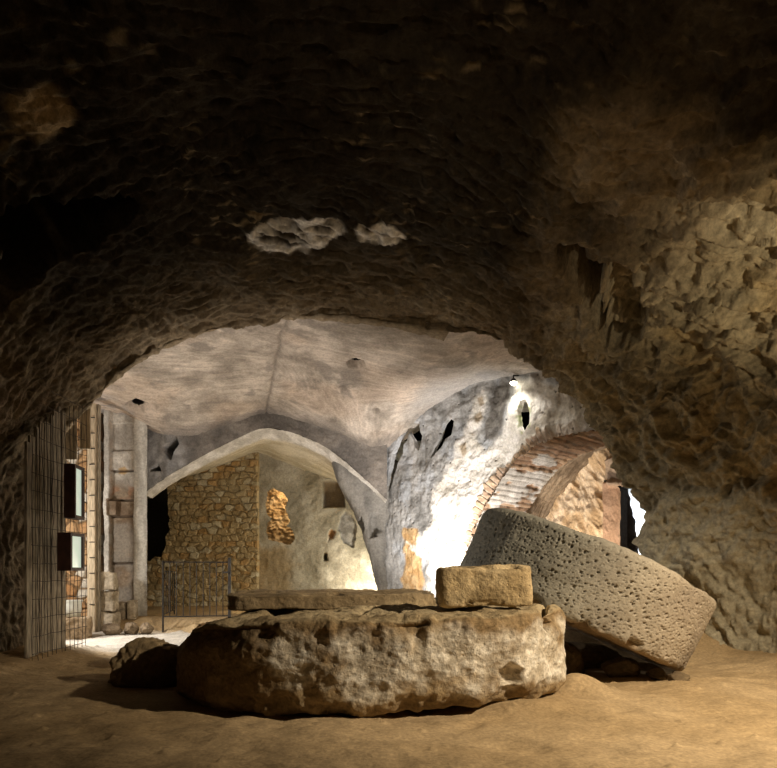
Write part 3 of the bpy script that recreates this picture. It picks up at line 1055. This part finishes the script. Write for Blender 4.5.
    V = np.array(rows_)
    V = V + (.03 * fbm(V[..., 0], V[..., 1], V[..., 2], 3, 4))[..., None] * np.array([1, 0, 0])
    struct(mesh_obj('trim_4', V, grid_faces(len(zz), 14, True), M_CAVE, col=const((.05, .042, .035), V.shape[:2])))  # near-black colour stands in for this rock being unlit


right_hall_wall()


# ================================================================== STONES
def solid(nphi, prof, rfun, zfun=None):
    """stone turned on a vertical axis: prof = (radius factor, height) list from bottom centre to top centre"""
    ph = np.linspace(0, 2 * math.pi, nphi, endpoint=False)
    P = np.stack([np.stack([r * rfun(ph)[0], r * rfun(ph)[1], np.full(nphi, z)], -1) for r, z in prof])
    return P


def round_prof(h, r_edge, R, n_flat=60, n_side=90, n_arc=16):
    e = r_edge / R
    b = [(t, 0.0) for t in np.linspace(0.002, 1 - e, n_flat)]
    b += [(1 - e + e * math.sin(a), r_edge - r_edge * math.cos(a)) for a in np.linspace(0, math.pi / 2, n_arc)[1:]]
    b += [(1.0, z) for z in np.linspace(r_edge, h - r_edge, n_side)[1:]]
    b += [(1 - e + e * math.cos(a), h - r_edge + r_edge * math.sin(a)) for a in np.linspace(0, math.pi / 2, n_arc)[1:]]
    b += [(t, h) for t in np.linspace(1 - e, .002, n_flat)[1:]]
    return b


def out_normals(P):
    n = normals(P, True)
    c = P.reshape(-1, 3).mean(0)
    s = np.sign(((P - c) * n).sum())
    return n * s


MILL_C = (2.06, 7.04, .860)


def disc_underside(x, y):
    """height of the leaning disc's lower face above a point, or a large number beside it"""
    a = math.radians(24.0)
    px, pz = MILL_C[0] - .40 * math.sin(a), MILL_C[2] - .40 * math.cos(a)
    t = (x - px) / math.cos(a)
    z = pz - t * math.sin(a)
    return np.where(np.hypot(t, y - MILL_C[1]) < 1.36, z, 9.0)


def base_stone():
    H = .70
    prof = round_prof(H, .07, 1.6, 70, 90, 14)
    def rf(ph):
        cx, cy = np.cos(ph), np.sin(ph)
        k = 2.5
        rr = (np.abs(cx) ** k + np.abs(cy) ** k) ** (-1 / k)
        wob = 1 + .025 * pn(cx * 2.2, cy * 2.2, 1)
        return 1.69 * rr * cx * wob, 1.40 * rr * cy * wob
    P = solid(760, prof, rf)
    n = out_normals(P)
    cx, cy = -.16, 6.02
    P[..., 0] += cx
    P[..., 1] += cy
    X, Y, Z = P[..., 0], P[..., 1], P[..., 2]
    side = ss(.85, .4, np.abs(n[..., 2]))
    zr = Z / H
    big = fbm(X, Y, Z, 3, 1.3)
    mid = fbm(X, Y, Z, 4, 3.2)
    fine = fbm(X, Y, Z, 4, 9)
    h = .035 * big + .026 * mid + .012 * fine
    # broken top edge: bites out of the rim, deeper towards the left and centre
    rimz = ss(.55, 1.0, zr)
    bite = ss(-.1, .7, fbm(X, Y, Z * .6, 5, 2.2) + .30 * ss(.6, -1.0, X) - .15)
    h -= ss(.70, 1.0, zr) * bite * .10 * (.6 + .4 * side)
    h -= side * .028 * ss(.2, .7, fbm(X, Y, Z, 3, 3.5)) * ss(.3, .9, zr)
    h -= .20 * ss(-1.25, -1.85, X) * ss(.55, 1.0, zr)
    # undercut foot
        # crack and loosened lump at the right end
    ix, iy = view(P)
    crk = ss(-1, 2, polydist([(541, 614), (546, 611), (548, 622), (553, 630), (549, 640), (544, 634), (545, 626)], ix, iy)) * (Y < 6.3)
    h -= .22 * crk
    h -= .08 * ss(-1, 2, polydist([(502, 678), (512, 669), (524, 676), (522, 690), (505, 692)], ix, iy)) * (Y < 6)
    P = P + n * h[..., None]
    w_ = (1 - .055 * ss(.22, 0, zr + .12 * mid))[..., None]
    P[..., :2] = (P[..., :2] - [cx, cy]) * w_ + [cx, cy]
    # tilt: the stone and the earth below it rise to the right
    P[..., 2] += .030 * (P[..., 0] + 1.8) - .035
    P[..., 2] = np.minimum(P[..., 2], disc_underside(P[..., 0], P[..., 1]) - .045)
    X, Y, Z = P[..., 0], P[..., 1], P[..., 2]
    t = ss(-.5, .5, fbm(X, Y, Z, 4, 2))
    c = lerp((.24, .165, .085), (.40, .295, .165), t)
    white = ss(-.05, .40, fbm(X, Y * .8, Z, 5, 1.7) + .45 * ss(-1.0, .9, X) - .08) * side * ss(.95, .75, zr + .12 * mid) * ss(.10, .22, zr)
    c = lerp(c, lerp((.56, .50, .40), (.80, .75, .65), ss(-.3, .5, fine)), .85 * white)
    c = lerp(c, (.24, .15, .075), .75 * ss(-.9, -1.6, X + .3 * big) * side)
    drip = ss(.35, .6, pn(X * 7, 1, Z * .6)) * np.exp(-((X - .27) / .35) ** 2) * side
    c = lerp(c, (.25, .15, .07), .6 * drip)
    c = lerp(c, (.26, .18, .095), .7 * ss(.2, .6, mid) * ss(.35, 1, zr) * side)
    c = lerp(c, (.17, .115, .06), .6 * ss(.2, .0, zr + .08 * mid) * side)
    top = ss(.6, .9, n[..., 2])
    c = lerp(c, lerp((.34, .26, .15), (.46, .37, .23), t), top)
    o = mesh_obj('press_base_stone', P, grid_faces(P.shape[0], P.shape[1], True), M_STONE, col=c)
    tag(o, 'broad round base stone with chipped rim and whitish side, lying flat on the floor', 'millstone')
    return o


def base_top(x):
    return .70 + .030 * (x + 1.8) - .035


def box_stone(name, cx, cy, z0, sx, sy, sz, mat, cols, seed, n=90, rough=.03, rz=0., tx=0., ty=0., power=6, chips=.05, pre=None):
    """a hewn block: superellipsoid with its faces roughened"""
    ph = np.linspace(0, 2 * math.pi, n * 4, endpoint=False)
    prof = round_prof(1.0, .09, 1.0, 30, 40, 8)
    k = power
    c_, s_ = np.cos(ph), np.sin(ph)
    rr = (np.abs(c_) ** k + np.abs(s_) ** k) ** (-1 / k)
    P = np.stack([np.stack([r * rr * c_ * sx / 2, r * rr * s_ * sy / 2, np.full(len(ph), z * sz)], -1) for r, z in prof])
    nr = out_normals(P)
    X, Y, Z = P[..., 0] + seed * 3.7, P[..., 1] + seed, P[..., 2]
    h = rough * fbm(X, Y, Z, 4, 2.6) + rough * .4 * fbm(X, Y, Z, 3, 9)
    edge = ss(.30, .5, np.abs(Z / sz - .5))
    h -= chips * edge * ss(.05, .6, fbm(X, Y, Z, 3, 3.3))
    P = P + nr * h[..., None]
    if pre is not None:
        P = pre(P)
    t = ss(-.5, .5, fbm(X, Y, Z, 4, 3))
    c = lerp(cols[0], cols[1], t) * (1 + .2 * fbm(X, Y, Z, 3, 8))[..., None]
    R = np.array(Matrix.Rotation(rz, 3, 'Z') @ Matrix.Rotation(tx, 3, 'X') @ Matrix.Rotation(ty, 3, 'Y'))
    P = P @ R.T
    P += np.array([cx, cy, z0])
    return mesh_obj(name, P, grid_faces(P.shape[0], P.shape[1], True), mat, col=c)


def boulder(name, c, r, seed, cols, mat=None, n=90, lump=.22, flat=None):
    th = np.linspace(.02, math.pi - .02, n)
    ph = np.linspace(0, 2 * math.pi, 2 * n, endpoint=False)
    T, A = np.meshgrid(th, ph, indexing='ij')
    D = np.stack([np.sin(T) * np.cos(A), np.sin(T) * np.sin(A), -np.cos(T)], -1)
    q = D * 1.0 + seed * 5.1
    h = 1 + lump * fbm(q[..., 0], q[..., 1], q[..., 2], 4, 1.3)
    # faceted: planes shave the ball
    r_ = random.Random(seed)
    for _ in range(9):
        v = np.array([r_.gauss(0, 1) for _ in range(3)])
        v /= np.linalg.norm(v)
        dd = (D * h[..., None]) @ v
        lim = r_.uniform(.66, .9)
        h = np.where(dd > lim, h * (lim / np.maximum(dd, 1e-6)) ** .8, h)
    h += .025 * fbm(q[..., 0], q[..., 1], q[..., 2], 3, 6)
    P = D * h[..., None] * np.array(r)
    t = ss(-.5, .5, fbm(P[..., 0], P[..., 1], P[..., 2], 4, 3))
    col = lerp(cols[0], cols[1], t)
    P = P + np.array(c)
    return mesh_obj(name, P, grid_faces(P.shape[0], P.shape[1], True), mat or M_ROCK, col=col)


def mill_stone():
    """the big disc leaning on the base stone"""
    Rr, H = 1.275, .80
    prof = round_prof(H, .075, Rr, 70, 100, 16)
    P = solid(820, prof, lambda ph: (Rr * np.cos(ph), Rr * np.sin(ph)))
    n = out_normals(P)
    X, Y, Z = P[..., 0], P[..., 1], P[..., 2]
    big = fbm(X, Y, Z, 3, 1.1)
    h = .022 * big + .010 * fbm(X, Y, Z, 4, 5)
    # pits of the porous stone
    ph = np.arctan2(Y, X)
    side = ss(.8, .3, np.abs(n[..., 2]))
    for sc, dep, sd in ((14, .028, 1), (27, .018, 2)):
        d1, d2, idd = cells((ph * Rr - .35 * Z) * sc * 1.25, (Z + .25 * ph * Rr) * sc * .9 + 50, sd, .98)
        big_ = .13 + .17 * ((idd % 19) / 19.) ** 2
        h -= side * dep * ss(big_, big_ * .5, d1) * (idd % 6 > 0)
    lowchip = ss(.16, .02, Z / H) * ss(.15, .6, fbm(X, Y, 0, 4, 2.6))
    h -= .07 * lowchip
    P = P + n * h[..., None]
    t = ss(-.5, .5, fbm(X, Y, Z, 4, 1.4))
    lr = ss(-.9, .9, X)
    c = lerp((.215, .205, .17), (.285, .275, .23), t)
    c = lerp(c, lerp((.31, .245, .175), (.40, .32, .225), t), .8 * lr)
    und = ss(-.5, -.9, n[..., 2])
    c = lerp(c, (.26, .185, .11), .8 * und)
    # frame of the leaning disc
    a = math.radians(24.0)
    e1 = np.array([math.cos(a), 0, -math.sin(a)])
    b = math.radians(0.5)
    e2 = np.array([0, math.cos(b), math.sin(b)])
    e3 = np.cross(e1, e2)
    e3 /= np.linalg.norm(e3)
    ctr = np.array(MILL_C)
    P = ctr + P[..., 0:1] * e1 + P[..., 1:2] * e2 + (P[..., 2:3] - H / 2) * e3
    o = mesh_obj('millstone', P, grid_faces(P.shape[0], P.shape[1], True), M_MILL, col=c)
    tag(o, 'thick pitted round millstone tilted on edge, leaning against the base stone', 'millstone')


base_stone()
mill_stone()

# slab and small block lying on the base stone
o = box_stone('stone_slab', -.58, 6.72, base_top(-.58) + .0, 2.06, 1.0, .145, M_STONE, ((.27, .20, .115), (.40, .31, .19)), 3, 110, .02, math.radians(4), math.radians(1.2), math.radians(-.6), 5, .05)
tag(o, 'long thin stone slab lying on the left of the base stone top', 'stone slab')
o = box_stone('stone_block', .80, 5.45, base_top(.80) + .03, .77, .50, .325, M_STONE, ((.37, .27, .14), (.52, .40, .23)), 5, 80, .018, math.radians(-4), 0, math.radians(-1.2), 7, .05)
tag(o, 'small squared stone block resting on the right end of the base stone', 'stone block')

o = boulder('boulder', (-2.27, 6.2, .08), (.36, .38, .36), 4, ((.22, .16, .09), (.34, .25, .14)))
tag(o, 'rough boulder on the floor at the shaded left end of the base stone', 'rock')
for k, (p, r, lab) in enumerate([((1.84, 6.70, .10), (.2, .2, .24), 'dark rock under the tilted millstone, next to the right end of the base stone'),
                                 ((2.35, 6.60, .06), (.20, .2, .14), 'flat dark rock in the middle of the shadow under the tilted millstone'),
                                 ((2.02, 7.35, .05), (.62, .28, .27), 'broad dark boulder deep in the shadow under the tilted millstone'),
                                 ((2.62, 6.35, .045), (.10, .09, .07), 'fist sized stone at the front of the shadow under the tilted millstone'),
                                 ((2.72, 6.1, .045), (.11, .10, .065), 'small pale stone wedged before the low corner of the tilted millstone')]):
    tag(boulder('rock', p, r, 20 + k, ((.12, .085, .05), (.19, .14, .08)), n=50), lab, 'rock', 'rocks under the tilted millstone')  # very dark colour deepens the shade under the disc

# kerb stones along the raised floor, footing stones below the patched pilaster
for k, (x, y, w, h_, lab) in enumerate([(112, 634, .15, .12, 'leftmost dark stone of the row edging the raised floor'),
                                        (130.5, 633, .125, .12, 'middle dark stone of the row edging the raised floor'),
                                        (146.5, 633, .11, .11, 'dark stone at the right end of the row edging the raised floor')]):
    p = at_z(x, y, .02)
    tag(boulder('kerb_stone', (p[0], p[1], .09), (w, .14, h_), 40 + k, ((.17, .125, .085), (.25, .19, .125)), n=40), lab, 'stone', 'dark stones edging the raised floor')
FC = ((.33, .27, .19), (.50, .43, .33))
zc = -.03
for k, (w, h_, lab) in enumerate([(.34, .40, 'lowest of three stacked pale stones beside the foot of the timber post'),
                                  (.29, .36, 'middle one of three stacked pale stones beside the timber post'),
                                  (.26, .34, 'topmost of three stacked pale stones beside the timber post')]):
    tag(box_stone('footing_stone', -4.915 + .005 * k, 11.40, zc, w, .3, h_ * .97, M_ROCK, FC, 50 + k, 30, .022, .15 * (k - 1), 0, 0, 6, .04), lab, 'stone', 'stacked stones by the timber post')
    zc += h_
for k, (x, w, h_, lab) in enumerate([(113.5, .20, .33, 'pale footing stone nearest the timber post, below the patched stone wall'),
                                     (123.5, .17, .30, 'pale footing stone between two others below the patched stone wall'),
                                     (133.5, .17, .34, 'pale footing stone nearest the grey pilaster, below the patched stone wall')]):
    q = at(x, 600, 11.78)
    tag(box_stone('footing_stone', q[0], 11.74, .20, w * .84, .22, h_, M_ROCK, FC, 60 + k, 30, .015, .06 * (k - 1), 0, 0, 6, .04), lab, 'stone', 'footing stones of the patched wall')

# ================================================================== BOARDS, WIRE MESH, POST, LAMPS at the left
LX = -4.02


def boards():
    t = thing('board_hoarding', 'weathered vertical boards covering the left cave wall behind the wire mesh', 'boarding', (LX - .12, 7.9, 0))
    y = 7.42
    r = random.Random(3)
    k = 0
    while y < 8.26:
        w = r.uniform(.07, .15)
        top = np.interp(y, [7.4, 7.8, 8.3, 8.7], [2.5, 2.85, 3.2, 3.4]) + r.uniform(-.06, .06)
        m = MB().box((r.uniform(-.018, .018), y + w / 2 - 7.9, top / 2 + .02), (.03, w - .008, top))
        m.build('board', M_WOOD, t, .004)
        y += w
        k += 1
    for k in range(2):
        MB().box((-.42 + k * .17 + .12, 1.2 + .05 * k, 3.25 + .03 * k), (.15, .03, 1.25 - .25 * k)).build('board', M_POST if k else M_WOOD, t, .004)


boards()


def wire_mesh():
    t = thing('wire_mesh_fence', 'rusty wire mesh stretched over the boards along the left wall', 'fence', (LX + .02, 7.9, 0))
    r = random.Random(5)
    y0, y1 = 7.3, 8.6
    for k in range(16):
        z = .12 + k * .205
        if z > 3.2:
            break
        ya = y0 + max(0, z - 2.3) * .45
        pts = [(r.uniform(-.015, .015), y - 7.9, z + r.uniform(-.008, .008)) for y in np.linspace(ya, y1, 10)]
        MB().tube(pts, .004, 6).build('horizontal_wire', M_WIRE, t)
    ks = np.linspace(y0, y1, 13)
    for y in ks:
        top = np.interp(y, [7.2, 7.6, 8.2, 9], [2.5, 2.85, 3.15, 3.35])
        pts = [(r.uniform(-.012, .012), y - 7.9 + r.uniform(-.01, .01), z) for z in np.linspace(.03, top, 10)]
        MB().tube(pts, .004, 6).build('upright_wire', M_WIRE, t)


wire_mesh()


def light_box(x, y, d, w, h, dep, rz, label):
    p = at(x, y, d)
    t = thing('lamp_box', label, 'lamp', tuple(p), 'lamp boxes on the wire mesh')
    t.rotation_euler = (0, 0, rz)                        # local +X is the way the glass faces
    m = MB()
    m.box((-dep * .55, 0, 0), (.02, w, h))
    for s in (-1, 1):
        m.box((-dep / 2 + .01, s * (w / 2 - .009), 0), (dep, .018, h))
        m.box((-dep / 2 + .01, 0, s * (h / 2 - .009)), (dep, w, .018))
    m.build('housing', M_HOUSE, t, .004)
    MB().box((-.02, 0, 0), (.012, w - .06, h - .07)).build('glass_panel', M_GLASS, t)
    f = MB()
    for s in (-1, 1):
        f.box((.008, s * (w / 2 - .02), 0), (.02, .04, h))
        f.box((.008, 0, s * (h / 2 - .02)), (.02, w - .08, .04))
    f.build('bezel', M_POST if False else M_HOUSE, t, .003)
    for s in (-1, 1):
        MB().tube([(-dep * .6, 0, s * h * .3), (-dep - .05, 0, s * h * .3)], .01, 6).build('bracket', M_IRON, t)


light_box(78.5, 492.5, 7.95, .34, .65, .12, math.radians(7), 'tall upper lamp box with narrow lit glass, hung on the wire mesh')
light_box(76.5, 552, 7.85, .33, .455, .16, math.radians(-2), 'shorter lower lamp box with pale green lit glass, under the tall one')


def timber_post():
    d = 11.15
    b, tp = at(92.5, 634, d), at(92.5, 404, d)
    t = thing('timber_post', 'pale tan timber post with iron pegs standing left of the patched stone wall', 'post', (b[0], d, 0))
    n = 40
    m = MB()
    m.box((0, 0, tp[2] / 2), (.135, .12, tp[2]))
    m.build('shaft', M_POST, t, .012)
    MB().box((.085, .05, tp[2] / 2), (.035, .10, tp[2])).build('edge_strip', M_WOOD, t, .005)
    r = random.Random(9)
    z = .5
    k = 0
    while z < tp[2] - .1 and k < 14:
        MB().tube([(-.02, -.06, z), (.02, -.085, z), (.08, -.09, z)], .009, 6).build('peg', M_IRON, t)
        z += .265
        k += 1


timber_post()
# cloudy plastic tub standing on a stone by the mesh
p = at(73.5, 616.4, 10.4)
t = thing('plastic_tub', 'cloudy white plastic tub standing on a stone beyond the wire mesh', 'tub', tuple(p))
m = MB()
n = 20
b0 = len(m.v)
for zz, rr in ((0, .085), (.0, .105), (.16, .125), (.24, .13)):
    for k in range(n):
        m.v.append(np.array([rr * math.cos(2 * math.pi * k / n), rr * math.sin(2 * math.pi * k / n), zz]))
for i in range(3):
    for k in range(n):
        m.f.append([i * n + k, i * n + (k + 1) % n, (i + 1) * n + (k + 1) % n, (i + 1) * n + k])
m.f.append(list(range(n))[::-1])
m.build('tub_body', M_PLASTIC, t, smooth=True)
MB().tube([(0, 0, .235), (0, 0, .262)], .138, 20).build('lid', M_PLASTIC, t)
pf = p.copy()
pf[2] -= .012
tag(box_stone('tub_stone', pf[0], pf[1], -.03, .55, .5, pf[2] + .03, M_ROCK, ((.26, .19, .12), (.38, .29, .19)), 71, 40, .03, .3, 0, 0, 5, .06), 'brown stone block under the white plastic tub', 'stone')


# ================================================================== IRON RAILING before the recess
def railing():
    d = 11.35
    a, b = at(163, 632, d), at(229.5, 632, 11.6)
    t = thing('iron_railing', 'low dark iron railing with thin upright bars before the vaulted recess', 'railing', (a[0], d, 0))
    o = np.array([a[0], d, 0])
    A = np.array([a[0], d, 0]) - o
    B = np.array([b[0], 11.6, 0]) - o
    zt, zb = CH + (HY - 562) * d / F, .27
    MB().tube([A + [0, 0, .0], A + [0, 0, zt + .02]], .018, 8).build('post', M_IRON, t)
    MB().box(B + [0, 0, (zt + .08) / 2 + .05], (.05, .04, zt - .02)).build('post', M_IRON, t, .004)
    MB().tube([A + [0, 0, zt], B + [0, 0, zt]], .012, 8).build('top_rail', M_IRON, t)
    MB().tube([A + [0, 0, zb], B + [0, 0, zb]], .011, 8).build('bottom_rail', M_IRON, t)
    for k in range(1, 10):
        q = A + (B - A) * k / 10
        MB().tube([q + [0, 0, zb], q + [0, 0, zt]], .0085, 6).build('bar', M_IRON, t)
    MB().box(B + [-.05, -.02, zt - .18], (.10, .03, .03)).build('latch', M_IRON, t, .003)
    # second leaf running back at the left end
    t2 = thing('iron_railing', 'shorter iron railing leaf running back from the left post of the longer one', 'railing', (a[0], d + .03, 0))
    C = np.array([-.34, 1.6, 0])
    D0 = np.array([-.03, .10, 0])
    z2, zb2 = zt - .16, .30
    MB().tube([D0 + [0, 0, z2], C + [0, 0, z2]], .011, 8).build('top_rail', M_IRON, t2)
    MB().tube([D0 + [0, 0, zb2], C + [0, 0, zb2]], .011, 8).build('bottom_rail', M_IRON, t2)
    MB().tube([C + [0, 0, .2], C + [0, 0, z2]], .013, 8).build('post', M_IRON, t2)
    for k in range(0, 5):
        q = D0 + (C - D0) * k / 5
        MB().tube([q + [0, 0, zb2], q + [0, 0, z2]], .0085, 6).build('bar', M_IRON, t2)


railing()

# ================================================================== SMALL WALL LAMP high on the right wall
s_l, z_l = on_wall(513.5, 382, -.14)
q = WA + s_l * WT - .14 * WN
t = thing('wall_lamp', 'small lit spotlight high on the limewashed wall beside the mossy hole', 'lamp', (q[0], q[1], z_l))
MB().tube([(0, 0, .03), (.0, 0, .10), (.10, .10, .13)], .013, 8).build('bracket', M_IRON, t)
MB().tube([(0, 0, .05), (0, 0, .0)], [.03, .055], 14).build('shade', M_IRON, t)
MB().tube([(0, 0, .005), (0, 0, -.02), (0, 0, -.05)], [.045, .055, .025], 14).build('bulb', M_BULB, t, smooth=True)


# ================================================================== LIGHTS
def lamp(kind, name, loc, target=None, energy=100, color=(1, 1, 1), size=.1, cone=90, blend=.5):
    l = bpy.data.lights.new(name, kind)
    l.energy = energy
    l.color = color
    if kind in ('POINT', 'SPOT'):
        l.shadow_soft_size = size
    if kind == 'SPOT':
        l.spot_size = math.radians(cone)
        l.spot_blend = blend
    if kind == 'AREA':
        l.size = size
    o = bpy.data.objects.new(name, l)
    o.location = loc
    if target is not None:
        o.rotation_euler = (Vector(target) - Vector(loc)).to_track_quat('-Z', 'Y').to_euler()
    COL.objects.link(o)
    return o


WARM = (1.0, .86, .64)
lamp('SPOT', 'front_floodlight', (3.9, 3.2, 3.25), (1.8, 5.7, 0), 1150, (1, .83, .60), .06, 92, .75)
lamp('SPOT', 'wall_rake_fill', (4.6, 2.4, 1.1), (4.1, 5.2, 3.75), 560, (1, .84, .58), .025, 46, .8)  # added raking spot, unseen, brings out relief on the right wall
lamp('SPOT', 'ceiling_rake_fill', (1.2, -3.4, 1.7), (-.1, 8.3, 4.0), 260, (1, .82, .58), .03, 38, 1.0)  # added unseen spot behind the camera, rakes the ceiling strokes
lamp('SPOT', 'hall_uplight', (-1.3, 9.3, .3), (-2.2, 11.2, 4.2), 270, (1, .87, .76), .10, 96, .6)
lamp('SPOT', 'wall_washer', (.85, 9.6, .35), (1.15, 11.1, 1.8), 700, (1, .92, .84), .08, 90, .8)
lamp('SPOT', 'left_floodlight', (-5.45, 9.15, 2.6), (-2.4, 9.4, .0), 650, (1, .95, .88), .10, 88, .5)
lamp('POINT', 'left_lamp', (-5.9, 9.6, 1.6), None, 145, (1, .93, .84), .12)
lamp('POINT', 'recess_lamp', (.05, 15.0, .8), None, 170, (1, .90, .68), .1)
lamp('SPOT', 'recess_floodlight', (-3.0, 12.9, .4), (-3.9, 16, 1.8), 38, (1, .82, .52), .1, 120, .8)
lamp('POINT', 'chamber_lamp', (-2.2, 16.55, 3.2), None, 45, (1, .74, .44), .06)
q = WA + 3.1 * WT + 1.35 * WN
lamp('SPOT', 'passage_lamp', (q[0], q[1], .6), (3.6, 11.6, 2.1), 190, (1, .84, .64), .04, 75, .8)
q = WA + 3.0 * WT + 3.4 * WN
lamp('POINT', 'doorway_daylight', (q[0], q[1], 1.8), None, 180, (.86, .93, 1.0), .2)
q = WA + s_l * WT - .25 * WN
lamp('SPOT', 'wall_lamp_light', (q[0], q[1], z_l - .06), (q[0] + .15, q[1] + .15, 2.4), 24, (1, .92, .78), .04, 130, .6)

w = bpy.data.worlds.new('World')
S.world = w
w.use_nodes = True
w.node_tree.nodes['Background'].inputs[0].default_value = (.5, .42, .3, 1)
w.node_tree.nodes['Background'].inputs[1].default_value = .0006

# ================================================================== CAMERA
cam = bpy.data.cameras.new('Camera')
cam.sensor_fit = 'HORIZONTAL'
cam.sensor_width = 36
cam.lens = 36 * F / 777
cam.shift_y = (HY - 384) / 777
cam.clip_end = 100
co = bpy.data.objects.new('Camera', cam)
co.location = (0, 0, CH)
co.rotation_euler = (math.pi / 2, 0, 0)
COL.objects.link(co)
S.camera = co
S.view_settings.view_transform = 'Standard'
S.view_settings.look = 'None'
S.view_settings.exposure = 0
S.view_settings.gamma = 1
S.view_settings.use_curve_mapping = False
